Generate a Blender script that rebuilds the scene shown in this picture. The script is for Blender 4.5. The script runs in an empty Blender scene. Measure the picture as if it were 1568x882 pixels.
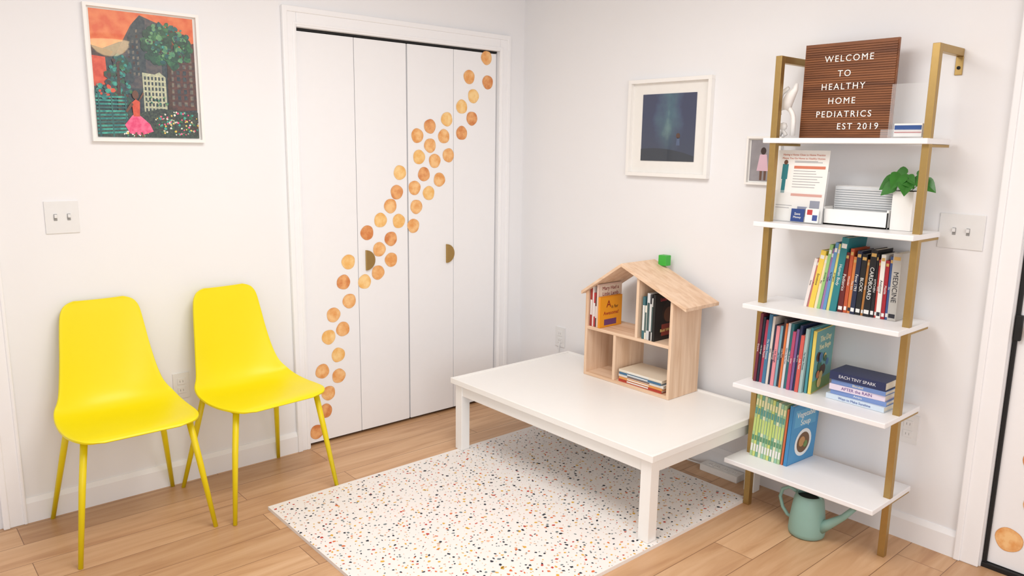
import bpy, bmesh, math, random
from mathutils import Matrix, Vector
random.seed(7)
sc=bpy.context.scene
sc.view_settings.view_transform='Standard'
try: sc.view_settings.look='None'
except Exception: pass

# ---------------------------------------------------------------- materials
def lin(c):
    return tuple(((x/255)/12.92 if x/255<=0.04045 else ((x/255+0.055)/1.055)**2.4) for x in c)+(1,)
MATS={}
def mat(name,col,rough=0.5,metal=0.0,spec=0.5,var=0.0,scale=30,bump=0.0,coat=0.0,trans=0.0,emit=0.0):
    if name in MATS: return MATS[name]
    m=bpy.data.materials.new(name); m.use_nodes=True
    nt=m.node_tree; b=nt.nodes['Principled BSDF']
    c=lin(col)
    b.inputs['Base Color'].default_value=c
    b.inputs['Roughness'].default_value=rough
    b.inputs['Metallic'].default_value=metal
    b.inputs['Specular IOR Level'].default_value=spec
    b.inputs['Coat Weight'].default_value=coat
    b.inputs['Transmission Weight'].default_value=trans
    if emit>0:
        b.inputs['Emission Color'].default_value=c; b.inputs['Emission Strength'].default_value=emit
    tc=nt.nodes.new('ShaderNodeTexCoord'); n=nt.nodes.new('ShaderNodeTexNoise')
    n.inputs['Scale'].default_value=scale; n.inputs['Detail'].default_value=4
    nt.links.new(tc.outputs['Object'],n.inputs['Vector'])
    mx=nt.nodes.new('ShaderNodeMix'); mx.data_type='RGBA'
    v=var if var>0 else 0.03
    mx.inputs[6].default_value=tuple(x*(1-v) for x in c[:3])+(1,)
    mx.inputs[7].default_value=tuple(min(1,x*(1+v)) for x in c[:3])+(1,)
    nt.links.new(n.outputs['Fac'],mx.inputs[0]); nt.links.new(mx.outputs[2],b.inputs['Base Color'])
    if bump>0:
        bp=nt.nodes.new('ShaderNodeBump'); bp.inputs['Strength'].default_value=bump; bp.inputs['Distance'].default_value=0.002
        nt.links.new(n.outputs['Fac'],bp.inputs['Height']); nt.links.new(bp.outputs['Normal'],b.inputs['Normal'])
    MATS[name]=m; return m
def ramp(nt,stops,interp='LINEAR'):
    r=nt.nodes.new('ShaderNodeValToRGB'); r.color_ramp.interpolation=interp
    e=r.color_ramp.elements
    while len(e)<len(stops): e.new(0.5)
    for i,(p,c) in enumerate(stops): e[i].position=p; e[i].color=lin(c) if len(c)==3 else c
    return r
def wood_mat(name,dark,light,axis,scale=1.0,rough=0.5,freq=30):
    m=mat(name,light,rough); nt=m.node_tree; b=nt.nodes['Principled BSDF']
    tc=nt.nodes.new('ShaderNodeTexCoord'); mp=nt.nodes.new('ShaderNodeMapping')
    s=[freq]*3; s[axis]=freq*0.07; mp.inputs['Scale'].default_value=s
    nt.links.new(tc.outputs['Object'],mp.inputs['Vector'])
    n=nt.nodes.new('ShaderNodeTexNoise'); n.inputs['Scale'].default_value=scale; n.inputs['Detail'].default_value=6; n.inputs['Distortion'].default_value=0.6
    nt.links.new(mp.outputs['Vector'],n.inputs['Vector'])
    r=ramp(nt,[(0.3,dark),(0.62,light)]); nt.links.new(n.outputs['Fac'],r.inputs['Fac'])
    nt.links.new(r.outputs['Color'],b.inputs['Base Color']); return m

M_wall=mat('wall_paint',(240,240,242),0.75,spec=0.2,var=0.01,scale=6)
M_trim=mat('trim_paint',(245,245,247),0.4,spec=0.4,var=0.01)
M_ceil=mat('ceiling_paint',(240,240,240),0.8)
M_doorw=mat('door_white_paint',(243,243,245),0.45,spec=0.4,var=0.01)
M_black=mat('black_gap',(18,18,20),0.6)
M_brass=mat('brushed_brass',(178,148,92),0.40,metal=0.8,var=0.06,scale=60)
M_yellow=mat('yellow_plastic',(240,222,4),0.42,spec=0.45,var=0.015,scale=200,bump=0.05)
M_yleg=mat('yellow_metal',(232,210,8),0.38,spec=0.5)
M_white=mat('white_lacquer',(245,243,240),0.35,spec=0.45,var=0.01)
M_shelfw=mat('white_laminate',(242,242,244),0.4,spec=0.4,var=0.01)
M_plate=mat('plate_plastic',(232,232,232),0.35)
M_platein=mat('plate_slot',(150,150,150),0.5)
M_sage=mat('sage_metal',(140,176,166),0.45,var=0.03)
M_page=mat('paper_pages',(235,228,212),0.8,var=0.05,scale=150)
M_paper=mat('paper_white',(240,238,234),0.6)
M_pine=wood_mat('pine_wood_y',(218,180,146),(240,210,182),1,1.0,0.55,40)
M_pinez=wood_mat('pine_wood_z',(218,180,146),(240,210,182),2,1.0,0.55,40)
M_glass=mat('acrylic',(245,248,250),0.08); nt=M_glass.node_tree
out=[x for x in nt.nodes if x.type=='OUTPUT_MATERIAL'][0]; tr=nt.nodes.new('ShaderNodeBsdfTransparent'); ms=nt.nodes.new('ShaderNodeMixShader'); ms.inputs[0].default_value=0.14
nt.links.new(tr.outputs[0],ms.inputs[1]); nt.links.new(nt.nodes['Principled BSDF'].outputs[0],ms.inputs[2]); nt.links.new(ms.outputs[0],out.inputs[0])
def col(r,g,b):
    l=0.3*r+0.59*g+0.11*b; r,g,b=[int(x+(l-x)*0.10) for x in (r,g,b)]
    return mat('ink_%02x%02x%02x'%(r,g,b),(r,g,b),0.45,var=0.04)

# ---------------------------------------------------------------- mesh builder
class MB:
    def __init__(s): s.v=[]; s.f=[]; s.mi=[]; s.sm=[]; s.mats=[]; s.uv={}
    def m(s,mt):
        if mt not in s.mats: s.mats.append(mt)
        return s.mats.index(mt)
    def face(s,idx,mt,smooth=False): s.f.append(tuple(idx)); s.mi.append(s.m(mt)); s.sm.append(smooth)
    def box(s,lo,hi,mt,M=None):
        o=len(s.v)
        x0,x1=sorted((lo[0],hi[0])); y0,y1=sorted((lo[1],hi[1])); z0,z1=sorted((lo[2],hi[2]))
        for p in ((x0,y0,z0),(x1,y0,z0),(x1,y1,z0),(x0,y1,z0),(x0,y0,z1),(x1,y0,z1),(x1,y1,z1),(x0,y1,z1)):
            s.v.append(tuple(M@Vector(p)) if M else p)
        for q in ((3,2,1,0),(4,5,6,7),(0,1,5,4),(1,2,6,5),(2,3,7,6),(3,0,4,7)): s.face([o+i for i in q],mt)
    def poly(s,pts,mt,M=None,smooth=False):
        o=len(s.v)
        for p in pts: s.v.append(tuple(M@Vector(p)) if M else tuple(p))
        s.face(range(o,o+len(pts)),mt,smooth)
    def prism(s,pts,off,mt,M=None):
        n=len(pts); o=len(s.v); off=Vector(off)
        P=[Vector(p) for p in pts]; A=P+[p+off for p in P]
        for p in A: s.v.append(tuple(M@p) if M else tuple(p))
        s.face(range(o,o+n),mt); s.face(reversed(range(o+n,o+2*n)),mt)
        for i in range(n):
            j=(i+1)%n; s.face((o+i,o+n+i,o+n+j,o+j),mt)
    def lathe(s,prof,mt,c=(0,0,0),seg=32,M=None,cap=True):
        o=len(s.v); n=len(prof)
        for i in range(seg):
            a=2*math.pi*i/seg
            for r,z in prof:
                p=Vector((c[0]+r*math.cos(a),c[1]+r*math.sin(a),c[2]+z)); s.v.append(tuple(M@p) if M else tuple(p))
        for i in range(seg):
            j=(i+1)%seg
            for k in range(n-1): s.face((o+i*n+k,o+j*n+k,o+j*n+k+1,o+i*n+k+1),mt,True)
        if cap:
            s.face([o+i*n for i in reversed(range(seg))],mt); s.face([o+i*n+n-1 for i in range(seg)],mt)
    def tube(s,pts,rad,mt,seg=12,flat=1.0):
        P=[Vector(p) for p in pts]; n=len(P); R=rad if isinstance(rad,(list,tuple)) else [rad]*n
        o=len(s.v); t0=(P[1]-P[0]).normalized()
        a=Vector((0,0,1)) if abs(t0.z)<0.9 else Vector((1,0,0)); u=t0.cross(a).normalized()
        for i in range(n):
            t=(P[min(i+1,n-1)]-P[max(i-1,0)]).normalized(); u=(u-t*u.dot(t)).normalized(); w=t.cross(u)
            for k in range(seg):
                an=2*math.pi*k/seg; s.v.append(tuple(P[i]+u*math.cos(an)*R[i]+w*math.sin(an)*R[i]*flat))
        for i in range(n-1):
            for k in range(seg):
                l=(k+1)%seg; s.face((o+i*seg+k,o+i*seg+l,o+(i+1)*seg+l,o+(i+1)*seg+k),mt,True)
        s.face([o+k for k in reversed(range(seg))],mt); s.face([o+(n-1)*seg+k for k in range(seg)],mt)
    def text(s,txt,size,M,mt,spacing=1.0,align='CENTER',extrude=0.0006):
        cu=bpy.data.curves.new('t','FONT'); cu.body=txt; cu.size=size; cu.align_x=align; cu.align_y='CENTER'
        cu.space_character=spacing; cu.extrude=extrude; cu.resolution_u=3
        ob=bpy.data.objects.new('t',cu); sc.collection.objects.link(ob)
        dg=bpy.context.evaluated_depsgraph_get(); me=ob.evaluated_get(dg).to_mesh()
        o=len(s.v)
        for v in me.vertices: s.v.append(tuple(M@v.co))
        for p in me.polygons: s.face([o+i for i in p.vertices],mt)
        ob.evaluated_get(dg).to_mesh_clear()
        bpy.data.objects.remove(ob); bpy.data.curves.remove(cu)
    def build(s,name,bevel=0.0,parent=None,loc=None,rotz=0,seg=2,recalc=True):
        me=bpy.data.meshes.new(name); me.from_pydata(s.v,[],s.f)
        for m in s.mats: me.materials.append(m)
        for p,mi,sm in zip(me.polygons,s.mi,s.sm): p.material_index=mi; p.use_smooth=sm
        if recalc:
            bm=bmesh.new(); bm.from_mesh(me); bmesh.ops.recalc_face_normals(bm,faces=bm.faces); bm.to_mesh(me); bm.free()
        ob=bpy.data.objects.new(name,me); sc.collection.objects.link(ob)
        if loc: ob.location=loc
        ob.rotation_euler[2]=rotz
        if bevel>0:
            b=ob.modifiers.new('bev','BEVEL'); b.width=bevel; b.segments=seg; b.limit_method='ANGLE'; b.angle_limit=math.radians(40)
        if parent: ob.parent=parent
        return ob
def empty(name,loc=(0,0,0)):
    e=bpy.data.objects.new(name,None); e.location=loc; sc.collection.objects.link(e); e.empty_display_size=0.05; return e
def faceX(x,y,z):   # text/graphic plane facing -x: local x -> -y , local y -> z
    return Matrix(((0,0,-1,x),(-1,0,0,y),(0,1,0,z),(0,0,0,1)))
def faceY(x,y,z):   # plane facing -y
    return Matrix(((1,0,0,x),(0,0,-1,y),(0,1,0,z),(0,0,0,1)))
def simple(name,boxes,mt,bevel=0.0):
    b=MB()
    for lo,hi in boxes: b.box(lo,hi,mt)
    return b.build(name,bevel)

# ---------------------------------------------------------------- room shell
ZC=2.45; XL=-4.6; YB=-5.6
# floor
m=mat('oak_planks',(214,168,124),0.38); nt=m.node_tree; b=nt.nodes['Principled BSDF']
tc=nt.nodes.new('ShaderNodeTexCoord')
br=nt.nodes.new('ShaderNodeTexBrick'); br.offset=0.37; br.offset_frequency=2; br.inputs['Scale'].default_value=1.0
br.inputs['Brick Width'].default_value=1.25; br.inputs['Row Height'].default_value=0.165
br.inputs['Mortar Size'].default_value=0.0014; br.inputs['Mortar Smooth'].default_value=0.2; br.inputs['Bias'].default_value=0.0
br.inputs['Color1'].default_value=(0,0,0,1); br.inputs['Color2'].default_value=(1,1,1,1); br.inputs['Mortar'].default_value=(0.5,0.5,0.5,1)
mpb=nt.nodes.new('ShaderNodeMapping'); mpb.inputs['Location'].default_value=(0.15,0.03,0)
nt.links.new(tc.outputs['Object'],mpb.inputs['Vector']); nt.links.new(mpb.outputs['Vector'],br.inputs['Vector'])
mp=nt.nodes.new('ShaderNodeMapping'); mp.inputs['Scale'].default_value=(1.1,12,1)
nt.links.new(tc.outputs['Object'],mp.inputs['Vector'])
add=nt.nodes.new('ShaderNodeVectorMath'); add.operation='MULTIPLY_ADD'
add.inputs[1].default_value=(7,7,7); nt.links.new(br.outputs['Color'],add.inputs[0]); nt.links.new(mp.outputs['Vector'],add.inputs[2])
n=nt.nodes.new('ShaderNodeTexNoise'); n.inputs['Scale'].default_value=1.5; n.inputs['Detail'].default_value=8; n.inputs['Roughness'].default_value=0.55; n.inputs['Distortion'].default_value=0.9
nt.links.new(add.outputs[0],n.inputs['Vector'])
r=ramp(nt,[(0.25,(186,142,104)),(0.45,(208,167,128)),(0.6,(218,180,142)),(0.78,(228,194,158))]); nt.links.new(n.outputs['Fac'],r.inputs['Fac'])
tint=nt.nodes.new('ShaderNodeMix'); tint.data_type='RGBA'; tint.blend_type='MULTIPLY'; tint.inputs[0].default_value=1.0
r2=ramp(nt,[(0.0,(226,217,208)),(1.0,(255,251,246))]); nt.links.new(br.outputs['Color'],r2.inputs['Fac'])
nt.links.new(r.outputs['Color'],tint.inputs[6]); nt.links.new(r2.outputs['Color'],tint.inputs[7])
mo=nt.nodes.new('ShaderNodeMix'); mo.data_type='RGBA'; mo.inputs[7].default_value=lin((130,92,64))
nt.links.new(br.outputs['Fac'],mo.inputs[0]); nt.links.new(tint.outputs[2],mo.inputs[6]); nt.links.new(mo.outputs[2],b.inputs['Base Color'])
simple('floor',[((XL,YB,-0.05),(0.15,0.35,0))],m)
simple('ceiling',[((XL,YB,ZC),(0.15,0.15,ZC+0.05))],M_ceil)
CX0,CX1,CZ=-1.395,-0.19,2.02
simple('wall_back',[((XL,0,0),(CX0,0.12,ZC)),((CX1,0,0),(0.12,0.12,ZC)),((CX0,0,CZ),(CX1,0.12,ZC))],M_wall)
simple('wall_closet',[((CX0-0.0,0.34,0),(CX1,0.36,ZC)),],M_black)  # back wall coloured black to paint in the closet's unlit interior
DY0,DY1,DZ=-2.575,-3.42,2.04
simple('wall_right',[((0,0,0),(0.12,DY0,ZC))],M_wall)
simple('wall_right.001',[((0,DY0,DZ),(0.12,DY1,ZC))],M_wall)
simple('wall_right.002',[((0,DY1,0),(0.12,YB,ZC))],M_wall)
# baseboards
def board(name,a,b2,axis):
    mb=MB(); prof=[(0,0),(0.014,0),(0.014,0.082),(0.009,0.092),(0.004,0.102),(0,0.102)]
    if axis=='x': mb.prism([(a,-d,z) for d,z in prof],(b2-a,0,0),M_trim)
    else: mb.prism([(-d,a,z) for d,z in prof],(0,b2-a,0),M_trim)
    return mb.build(name)
board('baseboard_back',-2.61,-1.462,'x'); board('baseboard_corner',-0.12,-0.014,'x'); board('baseboard_right',0,-2.49,'y')
# casings (profiled)
def casing(name,parts):
    mb=MB()
    for lo,hi in parts: mb.box(lo,hi,M_trim)
    return mb.build(name,0.004)
casing('trim_closet',[((-1.462,-0.016,0),(CX0,0,CZ+0.085)),((CX1,-0.016,0),(-0.12,0,CZ+0.085)),((CX0,-0.016,CZ),(CX1,0,CZ+0.085)),
  ((-1.464,-0.023,0),(-1.440,-0.001,CZ+0.087)),((-0.142,-0.023,0),(-0.118,-0.001,CZ+0.087)),((-1.463,-0.0225,CZ+0.062),(-0.119,-0.001,CZ+0.088)),
  ((CX0-0.02,-0.0195,0),(CX0-0.006,-0.001,CZ+0.02)),((CX1+0.006,-0.0195,0),(CX1+0.02,-0.001,CZ+0.02)),((CX0-0.02,-0.019,CZ+0.008),(CX1+0.02,-0.001,CZ+0.022))])
casing('trim_left_doorway',[((-2.69,-0.018,0),(-2.61,0,2.1)),((-2.691,-0.024,0),(-2.668,-0.001,2.1)),((-2.622,-0.022,0),(-2.609,-0.001,2.1))])
casing('trim_entry_door',[((-0.018,-2.49,0),(0,-2.572,2.12)),((-0.024,-2.489,0),(-0.001,-2.512,2.12)),((-0.018,-2.572,2.04),(0,-3.42,2.12)),((-0.018,-3.42,0),(0,-3.50,2.12))])
# entry door
mb=MB()
mb.box((0.02,-2.588,0.02),(0.06,DY1+.002,2.03),M_doorw)
mb.box((0.010,-2.577,0.0),(0.06,-2.590,2.038),M_black)
mb.box((0.004,-2.577,0.0),(0.1,DY1+.002,0.018),M_black)
mb.box((0.004,-2.579,0.86),(0.03,-2.60,0.95),M_black)
Mk=Matrix.Translation((0.02,-2.655,0.90))@Matrix.Rotation(-math.pi/2,4,'Y')
mb.lathe([(0.03,0),(0.03,0.006),(0.012,0.01),(0.012,0.03),(0.026,0.045),(0.028,0.058),(0.018,0.068),(0.001,0.07)],mat('satin_nickel',(120,116,112),.35,metal=.9),M=Mk,cap=False)
DOOR=mb
# ---------------------------------------------------------------- pancake decal materials
def pancake_mat(name,light,mid,edge):
    m=mat(name,mid,0.55); nt=m.node_tree; b=nt.nodes['Principled BSDF']; L=nt.links.new
    tc=nt.nodes.new('ShaderNodeTexCoord'); uvn=nt.nodes.new('ShaderNodeUVMap'); uvn.uv_map='UVMap'
    nz=nt.nodes.new('ShaderNodeTexNoise'); nz.inputs['Scale'].default_value=26; nz.inputs['Detail'].default_value=3; nz.inputs['Roughness'].default_value=.55; L(tc.outputs['Object'],nz.inputs['Vector'])
    r=ramp(nt,[(0.34,mid),(0.62,light)]); L(nz.outputs['Fac'],r.inputs['Fac'])
    ln=nt.nodes.new('ShaderNodeVectorMath'); ln.operation='LENGTH'; L(uvn.outputs['UV'],ln.inputs[0])
    r2=ramp(nt,[(0.0,(0,0,0)),(0.62,(0,0,0)),(0.80,(110,110,110)),(0.90,(60,60,60)),(1.0,(200,200,200))]); L(ln.outputs['Value'],r2.inputs['Fac'])
    mx=nt.nodes.new('ShaderNodeMix'); mx.data_type='RGBA'; mx.inputs[7].default_value=lin(edge); L(r2.outputs['Color'],mx.inputs[0]); L(r.outputs['Color'],mx.inputs[6])
    L(mx.outputs[2],b.inputs['Base Color'])
    return m
PM=[pancake_mat('pancake_gold',(250,214,150),(240,184,104),(220,152,74)),
    pancake_mat('pancake_orange',(246,200,140),(230,158,88),(202,124,60)),
    pancake_mat('pancake_brown',(238,178,118),(212,130,72),(186,106,58))]
def disc(mb,c,r,plane,mt,uvl,n=28):
    o=len(mb.v); idx=len(mb.f)
    ring=[]
    for i in range(n):
        a=2*math.pi*i/n; rr=r*(1+0.025*math.sin(3*a+c[0]*50)+0.015*math.sin(5*a+c[2]*40)); ring.append((rr*math.cos(a),rr*math.sin(a)))
    mb.v.append(c)
    for p,q in ring:
        mb.v.append((c[0]+p,c[1],c[2]+q) if plane=='y' else (c[0],c[1]-p,c[2]+q))
    for i in range(n):
        j=(i+1)%n; mb.face((o,o+1+i,o+1+j),mt)
        uvl.append(((0,0),(math.cos(2*math.pi*i/n),math.sin(2*math.pi*i/n)),(math.cos(2*math.pi*j/n),math.sin(2*math.pi*j/n))))
def build_decals(name,mb,uvl):
    ob=mb.build(name,recalc=False); me=ob.data; ul=me.uv_layers.new(name='UVMap')
    for p,t in zip(me.polygons,uvl):
        for li,uv in zip(p.loop_indices,t): ul.data[li].uv=uv
    return ob
# closet doors
YD=0.012
closet=empty('bifold_closet_door')
for i in range(4):
    x0=CX0+0.006+i*0.2995; x1=x0+0.2995-0.003
    if i==2: x0+=0.005
    if i==3: x1-=0.003
    d=MB(); d.box((x0,YD,0.016),(x1,YD+0.03,CZ-0.014),M_doorw); d.build('panel_%d'%(i+1),0.0015,closet)
d=MB(); d.box((CX0,YD+0.032,0.0),(CX1,YD+0.04,CZ),M_black); d.box((CX0,YD+0.004,CZ-0.010),(CX1,YD+0.031,CZ),M_black); d.build('track_and_dark_backing',0,closet)  # top track, plus a black sheet behind the panels standing in for interior shade
def dhandle(mb,x,z):
    n=16; pts=[]
    for i in range(n+1):
        a=-math.pi/2+math.pi*i/n; pts.append((x+0.052*math.cos(a),YD,z+0.052*math.sin(a)))
    mb.prism(pts,(0,-0.012,0),M_brass)
d=MB(); dhandle(d,-1.05,0.92); dhandle(d,-0.545,0.915); d.build('brass_pulls',0.0015,closet)
pan=[(-27,198),(-39,187),(-26,185),(-36,177),(-44,171),(-37,165),(-54,164),(-65,160),(-44,157),(-56,155),(-73,155),(-65,150),(-53,145),(-72,144),(-62,142),(-84,136),(-69,135),(-59,132),(-75,128),(-86,126),(-66,125),(-90,119),(-74,118),(-96,112),(-85,111),(-76,108),(-104,106),(-90,102),(-97,97),(-90,91),(-115,92),(-98,85),(-106,81),(-118,82),(-115,72),(-124,66),(-119,58),(-127,55),(-122,45),(-131,38),(-122,34),(-128,26),(-130,17),(-135,7)]
mb=MB(); uvl=[]
brown={2,7,8,16,19,26,27,33,42,43,5}
gold={3,4,6,15,20,23,24,30,32,37,38,13}
for i,(x,z) in enumerate(pan):
    mt=PM[2] if i in brown else PM[0] if i in gold else PM[1]
    disc(mb,(x/100+0.002,YD-0.0012,z/100),0.0375,'y',mt,uvl)
build_decals('pancake_wall_decals',mb,uvl).parent=closet
mb=MB(); uvl=[]
for y,z,k in ((-2.648,0.13,1),(-2.72,0.28,1),(-2.70,0.44,2),(-2.78,0.55,0),(-2.80,0.70,1)):
    disc(mb,(0.0185,y,z),0.045,'x',PM[k],uvl)
dd=DOOR.build('door_1',0.002); build_decals('pancake_decals',mb,uvl).parent=dd

# ---------------------------------------------------------------- switches / outlets
def plate(name,M,w,h,kind,n):
    mb=MB(); mb.box((-w/2,-h/2,0),(w/2,h/2,0.005),M_plate,M)
    for i in range(n):
        cx=(i-(n-1)/2)*0.046
        if kind=='switch':
            mb.box((cx-0.006,-0.013,0.004),(cx+0.006,0.013,0.0065),M_platein,M); mb.box((cx-0.0045,-0.002,0.004),(cx+0.0045,0.011,0.015),M_plate,M)
        else:
            for s2 in (-1,1):
                mb.box((cx-0.017,s2*0.02-0.014,0.004),(cx+0.017,s2*0.02+0.014,0.0075),M_plate,M)
                for q in (-0.006,0.006): mb.box((cx+q-0.0012,s2*0.02-0.005,0.006),(cx+q+0.0012,s2*0.02+0.005,0.0079),M_platein,M)
    return mb.build(name,0.0015)
plate('light_switch',faceY(-2.39,0,1.205),0.117,0.125,'switch',2)
plate('light_switch.001',faceX(0,-2.377,1.222),0.150,0.125,'switch',2)
plate('wall_outlet',faceY(-1.99,0,0.445),0.07,0.115,'outlet',1)
plate('wall_outlet.001',faceX(0,-0.355,0.43),0.075,0.115,'outlet',1)
plate('wall_outlet.002',faceX(0,-2.275,0.447),0.075,0.115,'outlet',1)

# ---------------------------------------------------------------- framed pictures
def frame(mb,M,w,h,t,dep,mt):
    mb.box((0,0,0),(w,t,dep),mt,M); mb.box((0,h-t,0),(w,h,dep),mt,M); mb.box((0,t,0),(t,h-t,dep),mt,M); mb.box((w-t,t,0),(w,h-t,dep),mt,M)
    mb.box((0.003,0.003,0.0005),(w-0.003,h-0.003,0.004),M_paper,M)
def art_mat(name,c,blot,scale=60,amt=0.5,coat=1.0):
    if name in MATS: return MATS[name]
    m=mat(name,c,0.4,coat=coat); nt=m.node_tree; b=nt.nodes['Principled BSDF']; b.inputs['Coat Roughness'].default_value=0.02
    tc=nt.nodes.new('ShaderNodeTexCoord'); n=nt.nodes.new('ShaderNodeTexNoise'); n.inputs['Scale'].default_value=scale; n.inputs['Detail'].default_value=6
    nt.links.new(tc.outputs['Object'],n.inputs['Vector'])
    r=ramp(nt,[(0.5-amt*0.25,c),(0.5+amt*0.25,blot)]); nt.links.new(n.outputs['Fac'],r.inputs['Fac']); nt.links.new(r.outputs['Color'],b.inputs['Base Color']); return m
# picture A : city park painting
rs=random.getstate(); random.seed(3)
mb=MB(); W,H=0.43,0.52; MA=faceY(-2.262,0,1.497)
frame(mb,MA,W,H,0.012,0.022,M_white)
ix0,iy0,iw,ih=0.022,0.018,0.388,0.484
zz=[0.0045]; step=0.00001
def P(pts,mt):
    zz[0]+=step
    mb.poly([(ix0+min(max(p[0],0),1)*iw,iy0+min(max(p[1],0),1)*ih,zz[0]) for p in pts],mt,MA)
A=art_mat
sky=A('art_orange_sky',(222,98,54),(236,132,80),25)
dk=A('art_dark_slate',(40,56,68),(66,78,82),90); dk2=A('art_building_grey',(72,74,82),(96,90,90),70)
grn=A('art_tree_green',(38,92,68),(64,124,80),80,0.4); grn2=A('art_tree_dark',(26,62,54),(44,92,70),70); grn3=A('art_tree_light',(74,138,106),(114,164,110),70)
tealm=A('art_teal',(26,120,120),(70,176,156),60); teald=A('art_tree_teal',(30,84,88),(48,112,106),60)
cream=A('art_cream',(206,206,172),(170,178,152),120); brick=A('art_brick',(104,66,58),(72,56,58),90)
pink=A('art_pink',(228,60,116),(244,110,150),60); ground=A('art_meadow',(34,46,50),(70,84,72),140,0.5); skin=A('art_brown',(96,60,44),(120,76,56),50)
red=A('art_red',(206,70,46),(226,94,64),50); win=A('art_window_dim',(130,122,106),(86,88,88),90)
yel=A('art_yellow',(226,186,70),(240,210,110),30); wh=A('art_white',(228,226,210),(240,240,230),30); brn=A('art_umber',(88,60,50),(60,46,44),80)
def blob(cx,cy,rx,ry,mt,n=10,j=.25):
    P([(cx+rx*math.cos(2*math.pi*i/n)*(1+random.uniform(-j,j)),cy+ry*math.sin(2*math.pi*i/n)*(1+random.uniform(-j,j))) for i in range(n)],mt)
def scatter(n,cx,cy,rx,ry,r0,mts):
    for _ in range(n):
        a=random.uniform(0,6.283); q=math.sqrt(random.random()); s=random.uniform(.6,1.3)*r0
        blob(cx+rx*q*math.cos(a),cy+ry*q*math.sin(a),s,s*.8,random.choice(mts),7)
P([(0,0),(1,0),(1,1),(0,1)],dk); P([(0,.66),(.26,.76),(.5,.80),(.75,.78),(1,.72),(1,1),(0,1)],sky); P([(0,.40),(.13,.42),(.12,.66),(0,.70)],red)
P([(0,.64),(.16,.63),(.20,.68),(0,.72)],brn)
P([(.16,.50),(.22,.66),(.38,.90),(.47,.985),(.66,.93),(.66,.4),(.16,.4)],dk2); P([(.40,.92),(.47,.985),(.52,.95),(.50,.5),(.36,.5),(.34,.80)],dk)
for i in range(10):
    for j in range(6):
        x=.21+j*.042; y=.50+i*.043
        if y<.56+ (x-.20)*1.3: P([(x,y),(x+.02,y+.004),(x+.02,y+.028),(x,y+.024)],win if (i+j)%3 else brn)
P([(.72,.22),(1,.24),(1,.80),(.86,.76),(.72,.64)],brick)
for i in range(9):
    for j in range(4): 
        x=.74+j*.065; y=.27+i*.052
        P([(x,y),(x+.032,y),(x+.032,y+.034),(x,y+.034)],dk if (i*j)%3 else win)
P([(.46,.2),(.69,.2),(.69,.50),(.63,.54),(.58,.52),(.46,.53)],cream)
for i in range(7):
    for j in range(6): P([(.475+j*.035,.215+i*.043),(.493+j*.035,.215+i*.043),(.493+j*.035,.242+i*.043),(.475+j*.035,.242+i*.043)],dk)
P([(.70,.22),(.745,.22),(.755,.66),(.79,.78),(.775,.78),(.735,.67),(.70,.76),(.69,.75),(.715,.62)],brn)
scatter(60,.73,.76,.24,.17,.045,[grn2,grn,grn2]); scatter(80,.73,.78,.23,.16,.026,[grn,grn3,grn2,teald]); scatter(46,.74,.78,.22,.15,.012,[grn3,brn,dk,tealm])
scatter(45,.24,.46,.12,.20,.04,[teald,grn2,dk]); scatter(60,.24,.46,.12,.20,.018,[teald,tealm,grn,brn]); scatter(30,.08,.36,.09,.06,.02,[teald,tealm,red])
P([(.20,.12),(.235,.12),(.245,.60),(.22,.60)],brn)
P([(0,0),(1,0),(1,.22),(.62,.24),(.4,.2),(0,.22)],ground)
for i in range(11): P([(0,.02+i*.029),(.29,.035+i*.028),(.29,.050+i*.028),(0,.036+i*.029)],[tealm,teald][i%4==3])
for q in (.02,.14,.27): P([(q,.0),(q+.014,.0),(q+.014,.35),(q,.35)],teald)
scatter(90,.78,.12,.24,.10,.013,[grn,tealm,grn2,brn]); scatter(70,.78,.12,.23,.10,.009,[wh,yel,pink,cream]); scatter(20,.36,.03,.12,.025,.01,[yel,grn3,wh])
scatter(14,.6,.30,.12,.04,.012,[grn3,teald]); 
P([(.255,.10),(.30,.03),(.42,.02),(.53,.05),(.50,.11),(.42,.17),(.37,.20),(.33,.175)],pink); P([(.345,.17),(.405,.17),(.415,.29),(.375,.31),(.335,.28)],red); blob(.375,.345,.032,.036,skin,10,.02)
P([(.335,.29),(.27,.21),(.285,.20),(.35,.265)],skin); P([(.41,.29),(.46,.36),(.45,.37),(.40,.30)],skin); P([(.34,.0),(.36,.0),(.37,.04),(.35,.04)],skin); P([(.42,.0),(.44,.0),(.42,.04),(.40,.04)],skin)
mb.build('framed_city_painting',0.0,recalc=False)
random.setstate(rs)
# picture B : night scene
mb=MB(); MBm=faceX(0,-0.812,1.367); W,H=0.485,0.463
frame(mb,MBm,W,H,0.018,0.028,M_white)
m=mat('night_art',(30,40,66),0.35,coat=0.6); nt=m.node_tree; b=nt.nodes['Principled BSDF']; b.inputs['Coat Roughness'].default_value=0.05
tc=nt.nodes.new('ShaderNodeTexCoord'); sx=nt.nodes.new('ShaderNodeSeparateXYZ'); nt.links.new(tc.outputs['Object'],sx.inputs[0])
ab=nt.nodes.new('ShaderNodeMath'); ab.operation='ADD'; ab.inputs[1].default_value=1.05; nt.links.new(sx.outputs['Y'],ab.inputs[0])
a2=nt.nodes.new('ShaderNodeMath'); a2.operation='ABSOLUTE'; nt.links.new(ab.outputs[0],a2.inputs[0])
n=nt.nodes.new('ShaderNodeTexNoise'); n.inputs['Scale'].default_value=9; n.inputs['Detail'].default_value=7; nt.links.new(tc.outputs['Object'],n.inputs['Vector'])
a3=nt.nodes.new('ShaderNodeMath'); a3.operation='MULTIPLY_ADD'; a3.inputs[1].default_value=6.0; nt.links.new(a2.outputs[0],a3.inputs[0]); nt.links.new(n.outputs['Fac'],a3.inputs[2])
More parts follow.
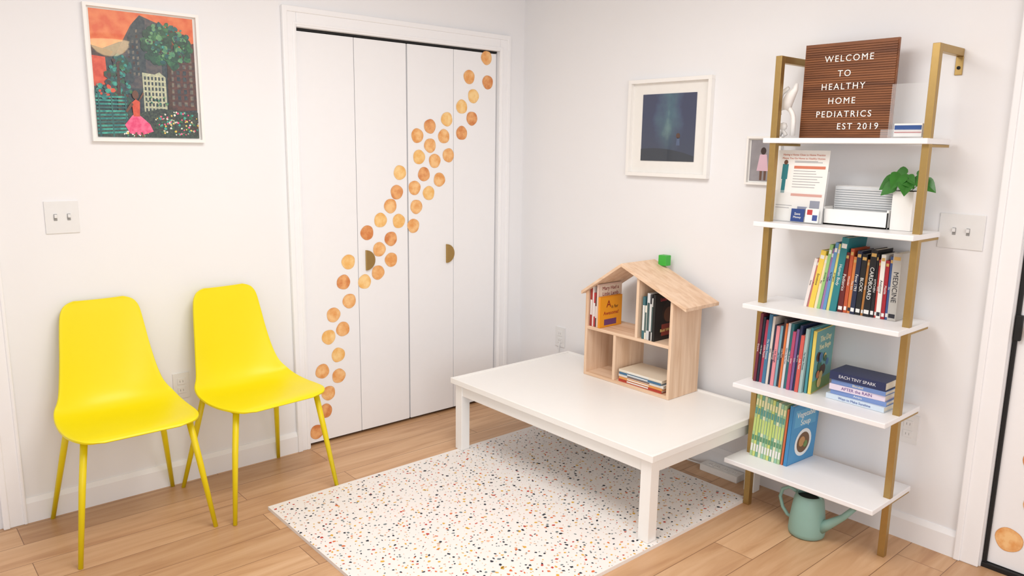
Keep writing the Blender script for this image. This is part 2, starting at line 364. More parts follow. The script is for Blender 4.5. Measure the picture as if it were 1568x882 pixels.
r=ramp(nt,[(0.40,(112,146,146)),(0.60,(76,106,122)),(0.9,(62,76,106)),(1.0,(54,62,92))]); nt.links.new(a3.outputs[0],r.inputs['Fac'])
zr=nt.nodes.new('ShaderNodeMapRange'); zr.inputs[1].default_value=1.44; zr.inputs[2].default_value=1.66; nt.links.new(sx.outputs['Z'],zr.inputs[0])
mx=nt.nodes.new('ShaderNodeMix'); mx.data_type='RGBA'; mx.inputs[6].default_value=lin((58,68,88)); nt.links.new(zr.outputs[0],mx.inputs[0]); nt.links.new(r.outputs['Color'],mx.inputs[7]); nt.links.new(mx.outputs[2],b.inputs['Base Color'])
mb.box((0.078,0.075,0.004),(0.395,0.393,0.0062),m,MBm)
gr=mat('night_ground',(46,54,66),0.4,coat=0.6)
mb.poly([(0.078+0.317*i/12,0.10+0.06*(1-((i-3)/9)**2)*0.6,0.0066) for i in range(13)]+[(0.395,0.075,0.0066),(0.078,0.075,0.0066)],gr,MBm)
mb.poly([(0.300+0.012*math.cos(a*0.6283),0.195+0.013*math.sin(a*0.6283),0.0068) for a in range(10)],mat('figure_hair',(92,70,62),0.5),MBm)
mb.poly([(0.290,0.15,0.0068),(0.312,0.15,0.0068),(0.309,0.185,0.0068),(0.294,0.185,0.0068)],mat('figure_dress',(90,104,132),0.5),MBm)
mb.build('framed_night_print',0.001)
# small photo
mb=MB(); MS=faceX(0,-1.490,1.352); frame(mb,MS,0.165,0.207,0.010,0.02,M_white)
mb.box((0.016,0.016,0.004),(0.149,0.191,0.0062),mat('photo_bg',(150,146,150),0.3,var=0.3,scale=20),MS)
mb.poly([(0.05,0.06,0.0066),(0.105,0.06,0.0066),(0.095,0.13,0.0066),(0.062,0.13,0.0066)],mat('photo_pink',(222,186,200),0.3),MS)
mb.poly([(0.078+0.013*math.cos(a*0.6283),0.145+0.016*math.sin(a*0.6283),0.0068) for a in range(10)],mat('photo_hair',(60,44,40),0.3),MS)
for q in (0.066,0.086): mb.poly([(q,0.02,0.0066),(q+0.01,0.02,0.0066),(q+0.011,0.06,0.0066),(q-0.001,0.06,0.0066)],mat('photo_leg',(110,78,62),0.3),MS)
mb.build('framed_photo',0.001)

# ---------------------------------------------------------------- rug
mb=MB(); RX0,RX1,RY0,RY1=-1.83,-0.20,-1.726,-0.50; RT=0.014
mb.box((RX0,RY0,0.0),(RX1,RY1,RT),mat('rug_cream',(240,235,231),0.75,spec=0.2,var=0.01))
chips=[(mat('chip_navy',(34,40,54),0.7),26),(mat('chip_orange',(222,112,58),0.7),14),(mat('chip_mustard',(224,172,58),0.7),19),(mat('chip_red',(196,64,52),0.7),9),
 (mat('chip_grey',(112,126,130),0.7),16),(mat('chip_tan',(214,180,148),0.7),10),(mat('chip_peach',(240,190,160),0.7),8)]
cm=[c for c,_ in chips]; cw=[w for _,w in chips]
g=0.0205; ny=int((RY1-RY0)/g); nx=int((RX1-RX0)/g)
for i in range(nx):
    for j in range(ny):
        if random.random()<0.12: continue
        cx=RX0+(i+.5+random.uniform(-.42,.42))*g; cy=RY0+(j+.5+random.uniform(-.42,.42))*g
        r0=random.choice([0.002,0.0028,0.0034,0.0042,0.0052,0.006,0.0074]); k=random.choice([4,5,6]); a0=random.uniform(0,6.28); el=random.uniform(0.5,1.0); ro=random.uniform(0,3.14)
        pts=[]
        for q in range(k):
            a=a0+2*math.pi*q/k+random.uniform(-.25,.25); rr=r0*random.uniform(.75,1.25); px=rr*math.cos(a); py=rr*el*math.sin(a)
            X=cx+px*math.cos(ro)-py*math.sin(ro); Y=cy+px*math.sin(ro)+py*math.cos(ro)
            pts.append((min(max(X,RX0+.001),RX1-.001),min(max(Y,RY0+.001),RY1-.001),RT+0.0006))
        mb.poly(pts,random.choices(cm,cw)[0])
mb.build('terrazzo_play_mat',0.0)
# power strip on the floor by the wall, under the table
mb=MB()
mb.box((-0.085,-1.40,0.0005),(-0.020,-1.60,0.032),M_white)
for i in range(4): 
    yy=-1.425-i*.042
    mb.box((-.066,yy,.0315),(-.040,yy-.028,.0335),M_white)
    for q in (-.008,-.018): mb.box((-.058,yy+q,.033),(-.048,yy+q-.002,.0338),M_platein)
mb.tube([(-.052,-1.40,.016),(-.045,-1.30,.008),(-.035,-1.05,.006),(-.03,-.6,.006),(-.022,-.40,.008),(-.020,-.36,.10),(-.012,-.355,.36),(-.006,-.355,.40)],.004,M_plate,seg=8)
mb.build('power_strip',0.004)

# ---------------------------------------------------------------- table
TZ=0.379; tx0,tx1,ty0,ty1=-0.865,-0.045,-1.722,-0.465
mb=MB()
mb.box((tx0+0.010,ty0+0.010,TZ-0.024),(tx1-0.010,ty1-0.010,TZ-0.007),M_white)
for lo,hi in (((tx0,ty0,TZ-0.028),(tx0+0.016,ty1,TZ)),((tx1-0.016,ty0,TZ-0.028),(tx1,ty1,TZ)),((tx0+0.0155,ty0+0.0003,TZ-0.0278),(tx1-0.0155,ty0+0.016,TZ-.0002)),((tx0+0.0155,ty1-0.016,TZ-0.0278),(tx1-0.0155,ty1-0.0003,TZ-.0002))):
    mb.box(lo,hi,M_white)
i0=0.018; ap=TZ-0.085; ab_=TZ-0.0235
for lx in (tx0+i0,tx1-i0-0.05):
    for ly in (ty0+i0,ty1-i0-0.05):
        zb=RT+0.0005 if lx<-.5 else 0.0
        mb.box((lx,ly,zb),(lx+0.05,ly+0.05,ab_),M_white)
for lo,hi in (((tx0+i0+.005,ty0+i0+.045,ap),(tx0+i0+.024,ty1-i0-.045,ab_)),((tx1-i0-.024,ty0+i0+.045,ap),(tx1-i0-.005,ty1-i0-.045,ab_)),
  ((tx0+i0+.045,ty0+i0+.005,ap),(tx1-i0-.045,ty0+i0+.024,ab_)),((tx0+i0+.045,ty1-i0-.024,ap),(tx1-i0-.045,ty1-i0-.005,ab_))):
    mb.box(lo,hi,M_white)
mb.build('low_play_table',0.002)

# ---------------------------------------------------------------- books
def book(mb,x,y,z,t,h,d,cover,lean=0.0,yaw=0.0,band=None,title=None,tcol=None):
    M=Matrix.Translation((x,y,z))@Matrix.Rotation(yaw,4,'Z')@Matrix.Rotation(lean,4,'X')@Matrix.Scale(-1,4,(0,1,0))
    c=min(0.0018,t*0.2)
    mb.box((0,0,0),(c,t,h),cover,M); mb.box((c,0,0),(d,c,h),cover,M); mb.box((c,t-c,0),(d,t,h),cover,M)
    mb.box((c,c,0.003),(d-0.003,t-c,h-0.003),M_page,M)
    if band is not None:
        for (a,bb,mt) in band: mb.box((-0.0004,t*0.12,h*a),(0.0002,t*0.88,h*bb),mt,M)
    return M
def spine_text(mb,M,t,h,txt,mt,at=0.5,fill=.62):
    S_=M@Matrix(((0,0,-1,-0.0006),(0,1,0,t/2),(-1,0,0,h*at),(0,0,0,1)))
    mb.text(txt,min(t*fill,h*.72/(len(txt)*.6)),S_,mt,extrude=0.0002)
def stack(mb,x,y,z,w,t,d,cover,yaw=0.0,band=None,txt=None,tmt=None):
    M=Matrix.Translation((x,y,z))@Matrix.Rotation(yaw,4,'Z')@Matrix.Scale(-1,4,(0,1,0))
    c=0.002
    mb.box((0,0,0),(c,w,t),cover,M); mb.box((c,0,0),(d,w,c),cover,M); mb.box((c,0,t-c),(d,w,t),cover,M); mb.box((c,0.003,c),(d-0.003,w-0.003,t-c),M_page,M)
    if band:
        for a,bb,mt in band: mb.box((-0.0004,w*a,t*0.25),(0.0003,w*bb,t*0.75),mt,M)
    if txt: mb.text(txt,min(t*.75,w*.7/(len(txt)*.58)),M@Matrix(((0,0,-1,-0.0006),(1,0,0,w*.5),(0,1,0,t*.5),(0,0,0,1))),tmt,extrude=.0002)
wht=col(236,234,230); gld=col(214,170,90)
S=[0.235,0.557,0.886,1.219,1.548]
SX=[-0.362,-0.337,-0.306,-0.270,-0.242]
# shelf 3 row
mb=MB(); y=-1.885; z=S[2]+0.001
row=[((236,226,222),.012,.20),((208,120,120),.007,.20),((242,206,70),.020,.235),((246,226,190),.012,.215),((150,200,120),.012,.26),((168,120,180),.010,.245),((96,150,200),.012,.27),((230,220,120),.012,.265),((36,130,138),.026,.292)]
for i,(c,t,h) in enumerate(row):
    M=book(mb,-0.155+0.004*(i%2),y,z,t,h,0.16,col(*c),lean=0.16-0.008*i,band=[(.86,.92,wht)])
    spine_text(mb,M,t,h,['Stories','Fun','Emotions','Bear','Growing Up','Friends','Big Feelings','All Together','Human Body'][i],col(60,50,60) if sum(c)>380 else wht); y-=t+0.0012
y-=0.003
row=[((110,32,32),.020,.235),((200,84,44),.013,.25),((226,130,60),.013,.22),((34,42,72),.017,.245),((28,28,30),.020,.235),((190,120,50),.010,.215),((24,24,28),.024,.255),((30,30,34),.014,.24),((200,60,50),.008,.22),((236,234,226),.016,.24),((176,30,44),.013,.22),((60,90,150),.010,.235),((186,182,176),.030,.25)]
nm=['Pediatrics','Wonder','The Sun','Fever 1793','BLOCK','Atlas','CARDBOARD','KITCHEN','Nurse','Anatomy','Matilda','Sky','MEDICINE']
for i,(c,t,h) in enumerate(row):
    M=book(mb,-0.150+0.003*(i%3),y,z,t,h,0.13,col(*c),lean=0.04 if i<7 else 0.0,band=[(.9,.95,gld),(.04,.1,wht if sum(c)<400 else col(40,40,50))])
    spine_text(mb,M,t,h,nm[i],wht if sum(c)<430 else col(40,40,50),.5,.85); y-=t+0.001
mb.build('book_row',0.0)
# shelf 4 row
mb=MB(); y=-1.742; z=S[1]+0.001
row=[(120,40,60),(30,40,60),(190,60,90),(60,120,160),(220,210,200),(40,50,80),(232,140,150),(120,170,190),(60,50,60),(230,120,60),(210,215,220),(40,110,120),(190,70,110),(120,90,150),(36,50,90),(220,90,80),(160,190,190)]
for i,c in enumerate(row):
    t=random.choice([.008,.010,.012,.014]); h=random.uniform(.258,.30)-0.002*i
    M=book(mb,-0.25+0.003*(i%3),y,z,t,h,0.19,col(*c),lean=0.05)
    spine_text(mb,M,t,h,random.choice(['The Day You Begin','Sulwe','Hair Love','Little People','Ada Twist','Grandma','The Water Princess','Where Are You From','I Am Enough']),wht if sum(c)<400 else col(50,60,90),.5,.75); y-=t+0.0012
M=book(mb,-0.235,y-0.02,z,.012,.255,.20,col(230,206,90),lean=0.02,yaw=0.12); 
def cover_rect(M,t,x0,x1,z0,z1,mt,k=0): mb.box((x0,t+0.0002,z0),(x1,t+0.0008+0.0004*k,z1),mt,M)
def coverM(M,t,x,z,k=0.0014): return M@Matrix(((1,0,0,x),(0,0,1,t+k),(0,1,0,z),(0,0,0,1)))
def cdisc(M,t,x,z,r,mt,k): mb.poly([(x+r*math.cos(a*math.pi/12),t+k,z+r*math.sin(a*math.pi/12)) for a in range(24)],mt,M)
book(mb,-0.235,y-0.005,z,.010,.265,.20,col(70,150,160),lean=0.03,yaw=0.06)
cover_rect(M,.012,.004,.196,.004,.251,col(104,170,168)); cover_rect(M,.012,.004,.196,.004,.05,col(120,160,90),1)
for i in range(14): cdisc(M,.012,random.uniform(.03,.17),random.uniform(.02,.15),random.uniform(.012,.022),col(*random.choice([(60,110,80),(210,120,70),(240,200,120),(90,60,50),(220,90,110),(70,120,170)])),.0018+.0003*i)
mb.text('The Day',0.034,coverM(M,.012,.10,.215,.0016),col(240,232,190)); mb.text('You Begin',0.030,coverM(M,.012,.10,.182,.0016),col(240,232,190))
mb.build('picture_book_row',0.0)
# shelf 4 stack
mb=MB(); z=S[1]+0.001
for i,(c,t,w,yo,tx,bc) in enumerate([((206,222,236),.020,.225,0.004,'Ways to Make Sunshine',(60,90,170)),((120,150,210),.017,.212,-.010,'Amina',(240,240,240)),((228,214,232),.022,.210,-.006,'AFTER the RAIN',(110,70,150)),((110,140,200),.017,.208,-.010,'Blended',(240,230,200)),((38,48,92),.032,.212,-.004,'EACH TINY SPARK',(226,226,232))]):
    stack(mb,-0.22+0.006*(i%2),-2.046+yo,z,w,t,.13,col(*c),yaw=0.03*(i%3-1),txt=tx,tmt=col(*bc)); z+=t+0.0006
mb.build('book_stack',0.0)
# shelf 5 row
mb=MB(); y=-1.752; z=S[0]+0.001
for i in range(11):
    c=[(170,206,150),(210,222,120),(120,180,150),(226,232,190),(150,200,170)][i%5]; t=.011
    book(mb,-0.25,y,z,t,.275-0.002*i,.20,col(*c),lean=0.06,band=[(.08,.2,wht),(.26,.34,col(90,150,110)),(.4,.62,col(196,220,120)),(.68,.78,col(90,160,150)),(.82,.92,col(240,236,180))]); y-=t+0.0015
book(mb,-0.245,y-0.002,z,.008,.24,.19,col(220,110,70),lean=0.05)
M=book(mb,-0.245,y-0.014,z,.014,.258,.195,col(60,140,200),lean=0.05,yaw=-0.06)
cover_rect(M,.014,.004,.191,.004,.254,col(70,150,205)); cover_rect(M,.014,.02,.175,.16,.235,col(90,170,215),1)
mb.text('Vegetable',0.034,coverM(M,.014,.098,.212),col(244,240,230)); mb.text('Soup',0.036,coverM(M,.014,.10,.176),col(244,240,230))
cdisc(M,.014,.10,.085,.06,col(240,240,236),.0014); cdisc(M,.014,.10,.085,.045,col(120,84,50),.0018); cdisc(M,.014,.09,.09,.022,col(196,140,80),.0022); cdisc(M,.014,.118,.075,.015,col(110,140,70),.0022)
mb.build('childrens_book_row',0.0)

# ---------------------------------------------------------------- shelf unit
shelf=empty('ladder_shelf')
mb=MB(); SL,SR=-1.702,-2.320
for z,x in zip(S,SX): mb.box((x,SR,z-0.02),(-0.034,SL,z),M_shelfw)
mb.build('shelf_boards',0.003,shelf)
mb=MB()
for a,b2,px in ((-1.754,-1.728,-0.220),(-2.3185,-2.2935,-0.205)):
    mb.box((px-0.013,a,0),(px+0.013,b2,1.86),M_brass)
    mb.box((px+0.012,a+.0002,1.834),(-0.002,b2-.0002,1.8598),M_brass)
    mb.box((-0.006,a,1.77),(0.0,b2,1.834),M_brass); mb.lathe([(0.006,0),(0.006,0.004),(0.001,0.005)],M_black,M=faceX(-0.006,(a+b2)/2,1.795),seg=12,cap=False)
    for z in S: mb.box((px+0.012,a+.003,z-0.030),(-0.034,b2-.003,z-0.0205),M_brass)
mb.build('brass_frame',0.0015,shelf)

# ---------------------------------------------------------------- letter board
mb=MB(); bx=-0.110; By0,By1,Bz0,Bz1=-1.783,-2.138,1.550,1.905
walnut=wood_mat('walnut_wood',(104,58,28),(142,86,46),1,1.0,0.5,40)
mb.box((bx,By0,Bz0),(bx+0.012,By1,Bz1),walnut)
nS=40
for i in range(nS):
    z0=Bz0+0.004+i*(Bz1-Bz0-0.008)/nS
    mb.box((bx-0.004,By0-0.003,z0),(bx+0.001,By1+0.003,z0+(Bz1-Bz0-0.008)/nS*0.72),walnut)
wl=mat('letter_white',(250,250,248),0.4)
hB=Bz1-Bz0; wB=By0-By1
for t,fx,fz in (('WELCOME',.50,.17),('TO',.465,.325),('HEALTHY',.46,.46),('HOME',.46,.61),('PEDIATRICS',.49,.75),('EST 2019',.655,.88)):
    mb.text(t,0.0335,faceX(bx-0.0052,By0-fx*wB,Bz1-fz*hB),wl,spacing=1.26)
mb.build('letter_board_sign')
# elephant-like loop figurine
mb=MB(); cer=mat('ceramic_white',(240,238,235),0.4)
fz=S[4]+0.0105; yc=-1.742; X=-0.165
mb.tube([(X,yc+.042,fz)]+[(X,yc+0.042*math.cos(math.pi*i/14),fz+0.055+0.055*math.sin(math.pi*i/14)) for i in range(15)]+[(X,yc-.042,fz)],0.0095,cer)
mb.tube([(X,yc-.006,fz+.10),(X,yc-.010,fz+.13),(X,yc-.024,fz+.158),(X,yc-.040,fz+.178),(X,yc-.044,fz+.200)],[.018,.022,.019,.011,.006],cer)
mb.tube([(X,yc+.020,fz+.08),(X,yc+.030,fz+.12),(X,yc+.018,fz+.165),(X,yc-.012,fz+.185)],[.009,.010,.011,.007],cer)
mb.lathe([(0.001,-.016),(.012,-.012),(.016,0),(.012,.012),(.001,.016)],cer,c=(X,yc,fz+0.036),seg=16,cap=False)
mb.tube([(X,yc+.014,fz),(X,yc,fz+.022),(X,yc-.014,fz)],0.0085,cer)
mb.build('ceramic_elephant_figurine')
# acrylic card stand
mb=MB(); ay0,ay1=-2.148,-2.286
mb.box((-0.155,ay0,S[4]+.001),(-0.152,ay1,S[4]+.190),M_glass); mb.box((-0.215,ay0,S[4]+.001),(-0.155,ay1,S[4]+.004),M_glass); mb.box((-0.215,ay0,S[4]+.004),(-0.212,ay1,S[4]+.03),M_glass)
cy0,cy1=-2.190,-2.284
mb.box((-0.205,cy0,S[4]+.005),(-0.165,cy1,S[4]+.050),M_paper); mb.box((-0.2062,cy0-.002,S[4]+.028),(-0.2045,cy1+.002,S[4]+.044),col(40,80,150)); mb.box((-0.2062,cy0-.002,S[4]+.018),(-0.2045,cy1+.002,S[4]+.022),col(190,60,60))
mb.build('acrylic_card_holder')
# brochure holder
mb=MB(); fx=-0.17; z=S[3]
Mb=Matrix.Translation((fx,-1.715,z+.004))@Matrix.Rotation(0.10,4,'Y')@Matrix(((0,0,-1,0),(-1,0,0,0),(0,1,0,0),(0,0,0,1)))
mb.box((0.005,0,0),(0.221,.28,.001),M_paper,Mb)
mb.box((0,-.003,-.004),(0.226,.20,-.001),M_glass,Mb); mb.box((0,-.003,.012),(0.226,.12,.014),M_glass,Mb); mb.box((0,-.003,-.004),(0.226,0,.014),M_glass,Mb)
teal=col(40,130,140); org=col(216,120,90); gry=col(150,150,155); nav=col(40,70,140)
def fr(x0,y0,x1,y1,mt,k=0): mb.box((x0,y0,.0008),(x1,y1,.0016+.0003*k),mt,Mb)
mb.text('Having a Home Close to Home Practice',.0108,Mb@Matrix.Translation((.115,.262,.0016)),org,extrude=.0002); mb.text('Means You Go Home to Healthy Homes',.0108,Mb@Matrix.Translation((.115,.248,.0016)),org,extrude=.0002)
fr(.03,.165,.055,.225,teal); fr(.034,.11,.05,.165,teal); mb.poly([(.043+.009*math.cos(a*.7854),.232+.010*math.sin(a*.7854),.002) for a in range(8)],col(110,70,50),Mb)
fr(.08,.208,.21,.219,org)
for i in range(9):
    yy=.232+.004*i if i<2 else .198-.0105*(i-2)
    fr(.08,yy,.08+random.uniform(.09,.125),yy+.002,gry)
fr(.08,.10,.21,.110,org); fr(.115,.02,.155,.06,nav); fr(.165,.055,.205,.085,col(80,90,130)); fr(.165,.015,.205,.045,col(140,90,110)); fr(.02,.05,.08,.053,gry); fr(.02,.06,.09,.063,gry)
mb.box((.10,0,.0145),(.155,.05,.0155),nav,Mb); mb.box((.16,0,.0145),(.215,.055,.0155),M_paper,Mb); mb.box((.167,.03,.0145),(.188,.05,.0162),col(200,60,60),Mb); mb.box((.19,.008,.0145),(.21,.03,.0162),col(60,80,150),Mb)
mb.text('Save',0.014,Mb@Matrix.Translation((.127,.03,.016)),wht); mb.text('Money',0.012,Mb@Matrix.Translation((.127,.017,.016)),wht)
mb.build('brochure_holder')
# white tray with fluted panel
mb=MB(); q0,q1=-1.930,-2.178
mb.box((-0.15,q0,z+.001),(-0.05,q1,z+.008),M_white); mb.box((-0.15,q0,z+.001),(-0.144,q1,z+.062),M_white); mb.box((-0.056,q0,z+.001),(-0.05,q1,z+.15),M_white)
mb.box((-0.15,q0,z+.001),(-0.05,q0-.006,z+.07),M_white); mb.box((-0.15,q1,z+.001),(-0.05,q1+.006,z+.07),M_white)
flu=mat('fluted_grey',(220,222,224),0.5)
for i in range(9): mb.box((-0.090,q0-.012,z+.065+i*.0088),(-0.084,q1+.012,z+.0705+i*.0088),flu)
mb.box((-0.084,q0-.008,z+.008),(-0.079,q1+.008,z+.148),flu)
mb.build('desk_tray',0.001)
# potted pothos
mb=MB(); pc=(-0.105,-2.219); hw=.036
mb.box((pc[0]-hw,pc[1]-hw,z+.001),(pc[0]+hw,pc[1]+hw,z+.142),M_white)
mb.box((pc[0]-.03,pc[1]-.03,z+.14),(pc[0]+.03,pc[1]+.03,z+.144),mat('potting_soil',(60,44,34),0.9,var=.3,scale=120,bump=.5))
leafm=mat('leaf_green',(52,118,40),0.35,var=0.3,scale=40); stemm=mat('leaf_stem',(96,140,60),0.5)
def leaf(base,tip,w,droop,up=(0,0,1)):
    B=Vector(base); T=Vector(tip); d=T-B; L=d.length; d.normalize(); s=d.cross(Vector(up)).normalized(); nn=s.cross(d)
    prof=[(-.12,.18),(-.14,.5),(0,.85),(.15,1.0),(.35,.95),(.55,.75),(.75,.45),(.9,.2),(1,.0)]
    c=[];l=[];r3=[]
    for t,ww in prof:
        cc=B+d*(max(t,0)*L)-Vector((0,0,droop*max(t,0)**2*L)); e=B+d*(t*L)-Vector((0,0,droop*max(t,0)**2*L))
        c.append(cc); l.append(e+s*ww*w+nn*ww*w*.25); r3.append(e-s*ww*w+nn*ww*w*.25)
    for i in range(len(prof)-1):
        mb.poly([c[i],l[i],l[i+1],c[i+1]],leafm,smooth=True); mb.poly([c[i],c[i+1],r3[i+1],r3[i]],leafm,smooth=True)
zt=z+.142
for dx,dy,dz,lx,ly,lz,w in [(-.01,.044,.035,-.03,.042,-.02,.030),(-.03,.018,.055,-.045,.01,-.035,.031),(-.02,-.028,.05,-.035,-.032,-.02,.030),(.01,-.048,.032,-.01,-.048,-.02,.027),(.0,.01,.062,-.02,.04,-.01,.029),(-.04,-.01,.030,-.05,-.015,-.03,.029),(-.03,.038,.018,-.02,.036,-.025,.024),(.02,-.02,.056,.01,-.044,-.01,.027),(-.03,.00,.045,-.03,-.045,-.02,.027)]:
    b0=(pc[0]+dx*.2,pc[1]+dy*.2,zt); b1=(pc[0]+dx,pc[1]+dy,zt+dz)
    mb.tube([b0,((b0[0]+b1[0])/2,(b0[1]+b1[1])/2,zt+dz*.7),b1],.0014,stemm,seg=6)
    leaf(b1,(b1[0]+lx,b1[1]+ly,b1[2]+lz),w,.25,up=(-.8,-.25,.45))
mb.build('potted_pothos',recalc=False)

# ---------------------------------------------------------------- doll house
house=empty('wooden_dollhouse')
hx0,hx1=-0.285,-0.065; T=.015; hz=TZ-0.007+0.0006; HL,HR=-0.812,-1.345
PKy,PKz=-1.045,0.968; ELy,ELz=-0.792,0.800; ERy,ERz=-1.425,0.815
def roofz(y):
    return (PKz+(y-PKy)*(ELz-PKz)/(ELy-PKy)) if y>PKy else (PKz+(y-PKy)*(ERz-PKz)/(ERy-PKy))
mb=MB()
def vwall(yc,z0): 
    y0,y1=yc+T/2,yc-T/2
    mb.prism([(hx0,y0,z0),(hx0,y1,z0),(hx0,y1,roofz(y1)-.017),(hx0,y0,roofz(y0)-.017)],(hx1-hx0,0,0),M_pinez)
vwall(HL-T/2,hz); vwall(HR+T/2,hz); vwall(-1.14,.625)
mb.build('walls',.0012,house)
mb=MB()
mb.box((hx0+.0005,HL-T,hz),(hx1,HR+T,hz+T),M_pine); mb.box((hx0+.0005,HL-T,.61),(hx1,HR+T,.61+T),M_pine)
mb.box((hx0+.001,-1.0,hz+T),(hx1,-1.0-T,.61),M_pinez); mb.build('floors',.0012,house)
mb=MB()
def slab(a,b2):
    (y0,z0),(y1,z1)=a,b2
    for k in range(3):
        xa=hx0-.015+k*(.25/3); xb=xa+.25/3-.0006
        mb.prism([(xa,y0,z0),(xa,y1,z1),(xa,y1,z1-.016),(xa,y0,z0-.016)],(xb-xa,0,0),M_pine)
slab((ELy,ELz),(PKy,PKz)); slab((PKy,PKz),(ERy,ERz)); mb.build('roof',.0012,house)
mb=MB(); mb.box((-.075,-1.085,.945),(-.035,-1.130,.995),mat('green_paint',(62,178,62),.45)); mb.build('chimney',.002,house)
# books in the house
mb=MB(); z=.61+T+.0006; y=-.832
for c,t,h in [((170,50,44),.014,.19),((236,228,224),.008,.20),((200,60,60),.010,.17),((60,40,40),.008,.15)]:
    book(mb,hx0+.012,y,z,t,h,.15,col(*c),band=[(.3,.7,wht)]); y-=t+.001
M=book(mb,hx0+.010,y,z,.012,.215,.17,col(226,196,180)); mb.box((.01,.0122,.01),(.165,.0128,.208),col(232,214,196),M)
for i,tx in enumerate(('Mary Had a','Little Lamb')): mb.text(tx,.026,coverM(M,.012,.085,.192-.028*i,.001),col(150,50,50))
y-=.013
M=book(mb,hx0+.004,y-.004,z,.014,.155,.16,col(240,150,20)); mb.box((.004,.0142,.004),(.156,.0148,.151),col(246,160,20),M)
mb.text('A',.05,coverM(M,.014,.06,.115,.001),col(150,30,20)); mb.text('is for',.024,coverM(M,.014,.105,.10,.001),col(60,30,20)); mb.text('Awesome!',.026,coverM(M,.014,.08,.07,.001),col(170,30,30)); mb.box((.03,.0142,.01),(.12,.0150,.04),col(110,60,120),M)
y=-1.165
for c,t,h in [((60,110,120),.014,.20),((232,226,210),.010,.16),((210,214,216),.016,.22),((60,60,66),.010,.215),((226,224,220),.008,.20)]:
    book(mb,hx0+.010,y,z,t,h,.16,col(*c),band=[(.2,.8,col(60,90,90) if sum(c)>500 else wht)]); y-=t+.001
M=book(mb,hx0+.006,y,z,.014,.218,.185,col(26,26,30)); mb.box((.004,.0142,.004),(.181,.0148,.214),col(30,28,32),M)
cdisc(M,.014,.10,.13,.05,col(46,36,34),.0010); cdisc(M,.014,.10,.118,.036,col(110,72,52),.0013); mb.text('Little Leaders',.022,coverM(M,.014,.095,.192,.001),col(200,60,70)); mb.box((.05,.0142,.02),(.15,.0152,.075),col(150,60,50),M); mb.text('Bold Women',.02,coverM(M,.014,.095,.045,.0016),col(230,200,120))
z=hz+T+.0006
for i,(c,t,w) in enumerate([((196,60,40),.014,.26),((230,150,70),.010,.26),((230,226,220),.012,.27),((60,110,150),.010,.25),((236,222,200),.012,.26)]):
    stack(mb,hx0+.012-.004*(i%2),-1.035-.006*(i%2),z,w,t,.17,col(*c),band=[(.2,.7,wht if i!=2 else col(120,90,80))]); z+=t+.0005
mb.build('dollhouse_books',0)

# ---------------------------------------------------------------- watering can
mb=MB(); wc=(-0.27,-2.038,0)
mb.lathe([(.001,.0),(.060,.0),(.068,.006),(.070,.02),(.068,.06),(.062,.11),(.056,.150),(.052,.160),(.047,.168),(.044,.168),(.046,.158),(.052,.145)],M_sage,c=wc,seg=36,cap=False)
mb.lathe([(.001,.152),(.052,.152)],mat('dark_interior',(50,60,58),.8),c=wc,seg=24,cap=False)
mb.tube([(wc[0],wc[1]-.050,.045),(wc[0],wc[1]-.09,.078),(wc[0],wc[1]-.14,.125),(wc[0],wc[1]-.178,.175)],[.026,.018,.012,.010],M_sage,seg=16)
h=[(wc[0],wc[1]+.048,.160),(wc[0],wc[1]+.085,.168),(wc[0],wc[1]+.113,.150),(wc[0],wc[1]+.122,.115),(wc[0],wc[1]+.108,.075),(wc[0],wc[1]+.085,.05),(wc[0],wc[1]+.062,.045)]
mb.tube(h,.007,M_sage,seg=12)
mb.tube([(wc[0],wc[1]+.048*math.cos(a),.162+.02*math.sin(a)) for a in [math.pi*i/12 for i in range(13)]],.005,M_sage,seg=10)
mb.build('watering_can')

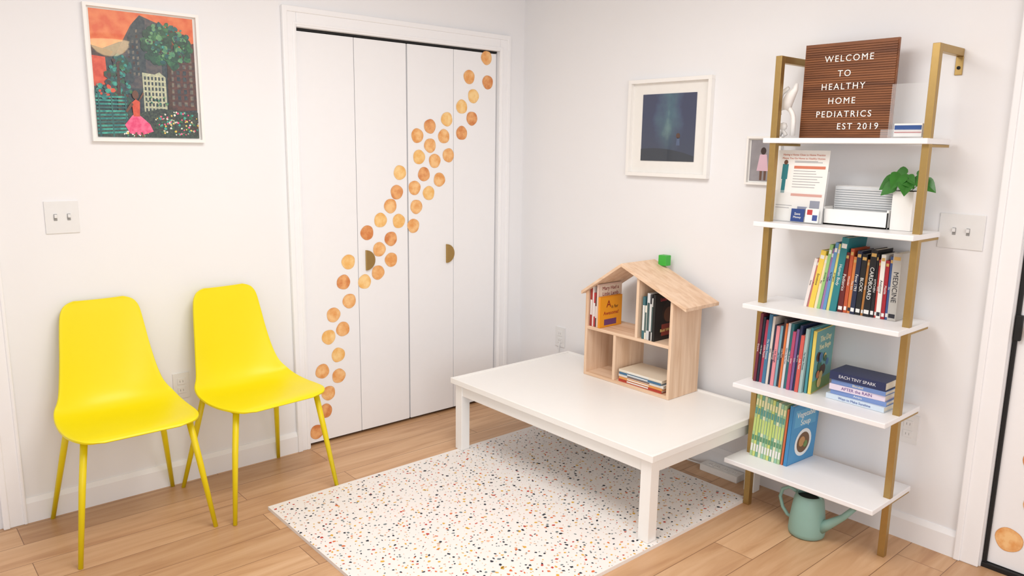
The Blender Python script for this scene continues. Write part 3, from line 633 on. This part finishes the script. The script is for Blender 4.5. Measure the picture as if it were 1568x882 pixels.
# ---------------------------------------------------------------- chairs
def catmull(P,n):
    out=[]; m=len(P)
    for i in range(m-1):
        p0=P[max(i-1,0)];p1=P[i];p2=P[i+1];p3=P[min(i+2,m-1)]
        for k in range(n):
            t=k/n; out.append(tuple(.5*((2*b)+(-a+c)*t+(2*a-5*b+4*c-d)*t*t+(-a+3*b-3*c+d)*t**3) for a,b,c,d in zip(p0,p1,p2,p3)))
    out.append(P[-1]); return out
def chair(name,loc,rot):
    e=empty(name,loc); e.rotation_euler[2]=rot
    K=[(-.252,.448,.130,.0),(-.245,.456,.176,.0),(-.226,.460,.202,.002),(-.185,.459,.220,.004),(-.12,.452,.229,.008),(-.03,.443,.230,.016),(.06,.439,.224,.032),(.125,.453,.210,.048),(.165,.498,.193,.050),(.186,.570,.178,.036),(.202,.660,.165,.024),(.216,.750,.155,.016),(.226,.822,.145,.010),(.231,.852,.132,.007),(.2335,.867,.114,.005),(.2345,.874,.088,.004)]
    C=catmull(K,4); nu=24; mb=MB(); top=[]
    for i,(y,z,w,l) in enumerate(C):
        a=C[max(i-1,0)]; b2=C[min(i+1,len(C)-1)]; ty,tz=b2[0]-a[0],b2[1]-a[1]; L=math.hypot(ty,tz); ny,nz=-tz/L,ty/L
        rowi=[]
        for k in range(nu+1):
            s=-1+2*k/nu; q=abs(s)**2.4
            rowi.append(len(mb.v)); mb.v.append((s*w,y+ny*l*q,z+nz*l*q))
        top.append(rowi)
    for i in range(len(top)-1):
        for k in range(nu): mb.face((top[i][k],top[i][k+1],top[i+1][k+1],top[i+1][k]),M_yellow,True)
    ob=mb.build('seat_shell',0,e,recalc=False)
    so=ob.modifiers.new('sol','SOLIDIFY'); so.thickness=.009; so.offset=-1
    bv=ob.modifiers.new('bev','BEVEL'); bv.width=.003; bv.segments=2; bv.limit_method='ANGLE'; bv.angle_limit=math.radians(50)
    mb=MB()
    for sx_ in (-1,1):
        mb.tube([(sx_*.182,-.185,.444),(sx_*.205,-.205,.28),(sx_*.240,-.243,0)],[.0125,.0120,.0085],M_yleg,seg=16)
        mb.tube([(sx_*.165,.130,.436),(sx_*.190,.165,.28),(sx_*.232,.240,0)],[.0125,.0120,.0085],M_yleg,seg=16)
        mb.tube([(sx_*.178,-.185,.435),(sx_*.160,.130,.426)],.008,M_yleg,seg=10)
    mb.tube([(-.178,-.170,.435),(.178,-.170,.435)],.008,M_yleg,seg=10); mb.tube([(-.162,.110,.425),(.162,.110,.425)],.008,M_yleg,seg=10)
    mb.build('legs',0,e)
chair('yellow_side_chair',(-2.290,-.265,0),0.012)
chair('yellow_side_chair.001',(-1.772,-.277,0),0.105)

# ---------------------------------------------------------------- lamp in the room
mb=MB(); gl=mat('lamp_bowl_glass',(255,218,160),.3,emit=11.0)
lc=(-1.04,-4.56,0)
mb.lathe([(.001,2.27),(.06,2.278),(.11,2.305),(.145,2.345),(.165,2.41)],gl,c=lc,seg=32,cap=False)
mb.lathe([(.170,2.405),(.175,2.412),(.175,2.449),(.001,2.449)],M_brass,c=lc,seg=32,cap=False)
mb.build('ceiling_bowl_light')

# ---------------------------------------------------------------- lights
def area(name,loc,rot,sx,sy,power,c=(1,1,1)):
    l=bpy.data.lights.new(name,'AREA'); l.shape='RECTANGLE'; l.size=sx; l.size_y=sy; l.energy=power; l.color=c
    o=bpy.data.objects.new(name,l); o.location=loc; o.rotation_euler=rot; sc.collection.objects.link(o); return o
area('ceiling_light',(-1.75,-1.75,2.42),(0,0,0),1.1,1.1,34,(1,.99,.97))
area('window_light',(-3.2,-5.3,1.6),(math.radians(82),0,math.radians(-28)),2.2,1.8,44,(.98,.99,1))
w=bpy.data.worlds.new('World'); sc.world=w; w.use_nodes=True
w.node_tree.nodes['Background'].inputs[0].default_value=(.97,.98,1,1); w.node_tree.nodes['Background'].inputs[1].default_value=.74

# ---------------------------------------------------------------- camera
yaw,pi_,ro=0.7172,0.1823,0.0147
F=Vector((math.sin(yaw)*math.cos(pi_),math.cos(yaw)*math.cos(pi_),-math.sin(pi_)))
R0=Vector((math.cos(yaw),-math.sin(yaw),0)); U0=R0.cross(F)
R=R0*math.cos(ro)+U0*math.sin(ro); U=-R0*math.sin(ro)+U0*math.cos(ro)
cd=bpy.data.cameras.new('camera'); cd.sensor_width=36; cd.lens=1167.3/1568*36; cd.clip_start=.05
co=bpy.data.objects.new('camera',cd); sc.collection.objects.link(co)
co.matrix_world=Matrix(((R.x,U.x,-F.x,-3.013),(R.y,U.y,-F.y,-3.3787),(R.z,U.z,-F.z,1.4961),(0,0,0,1)))
sc.camera=co
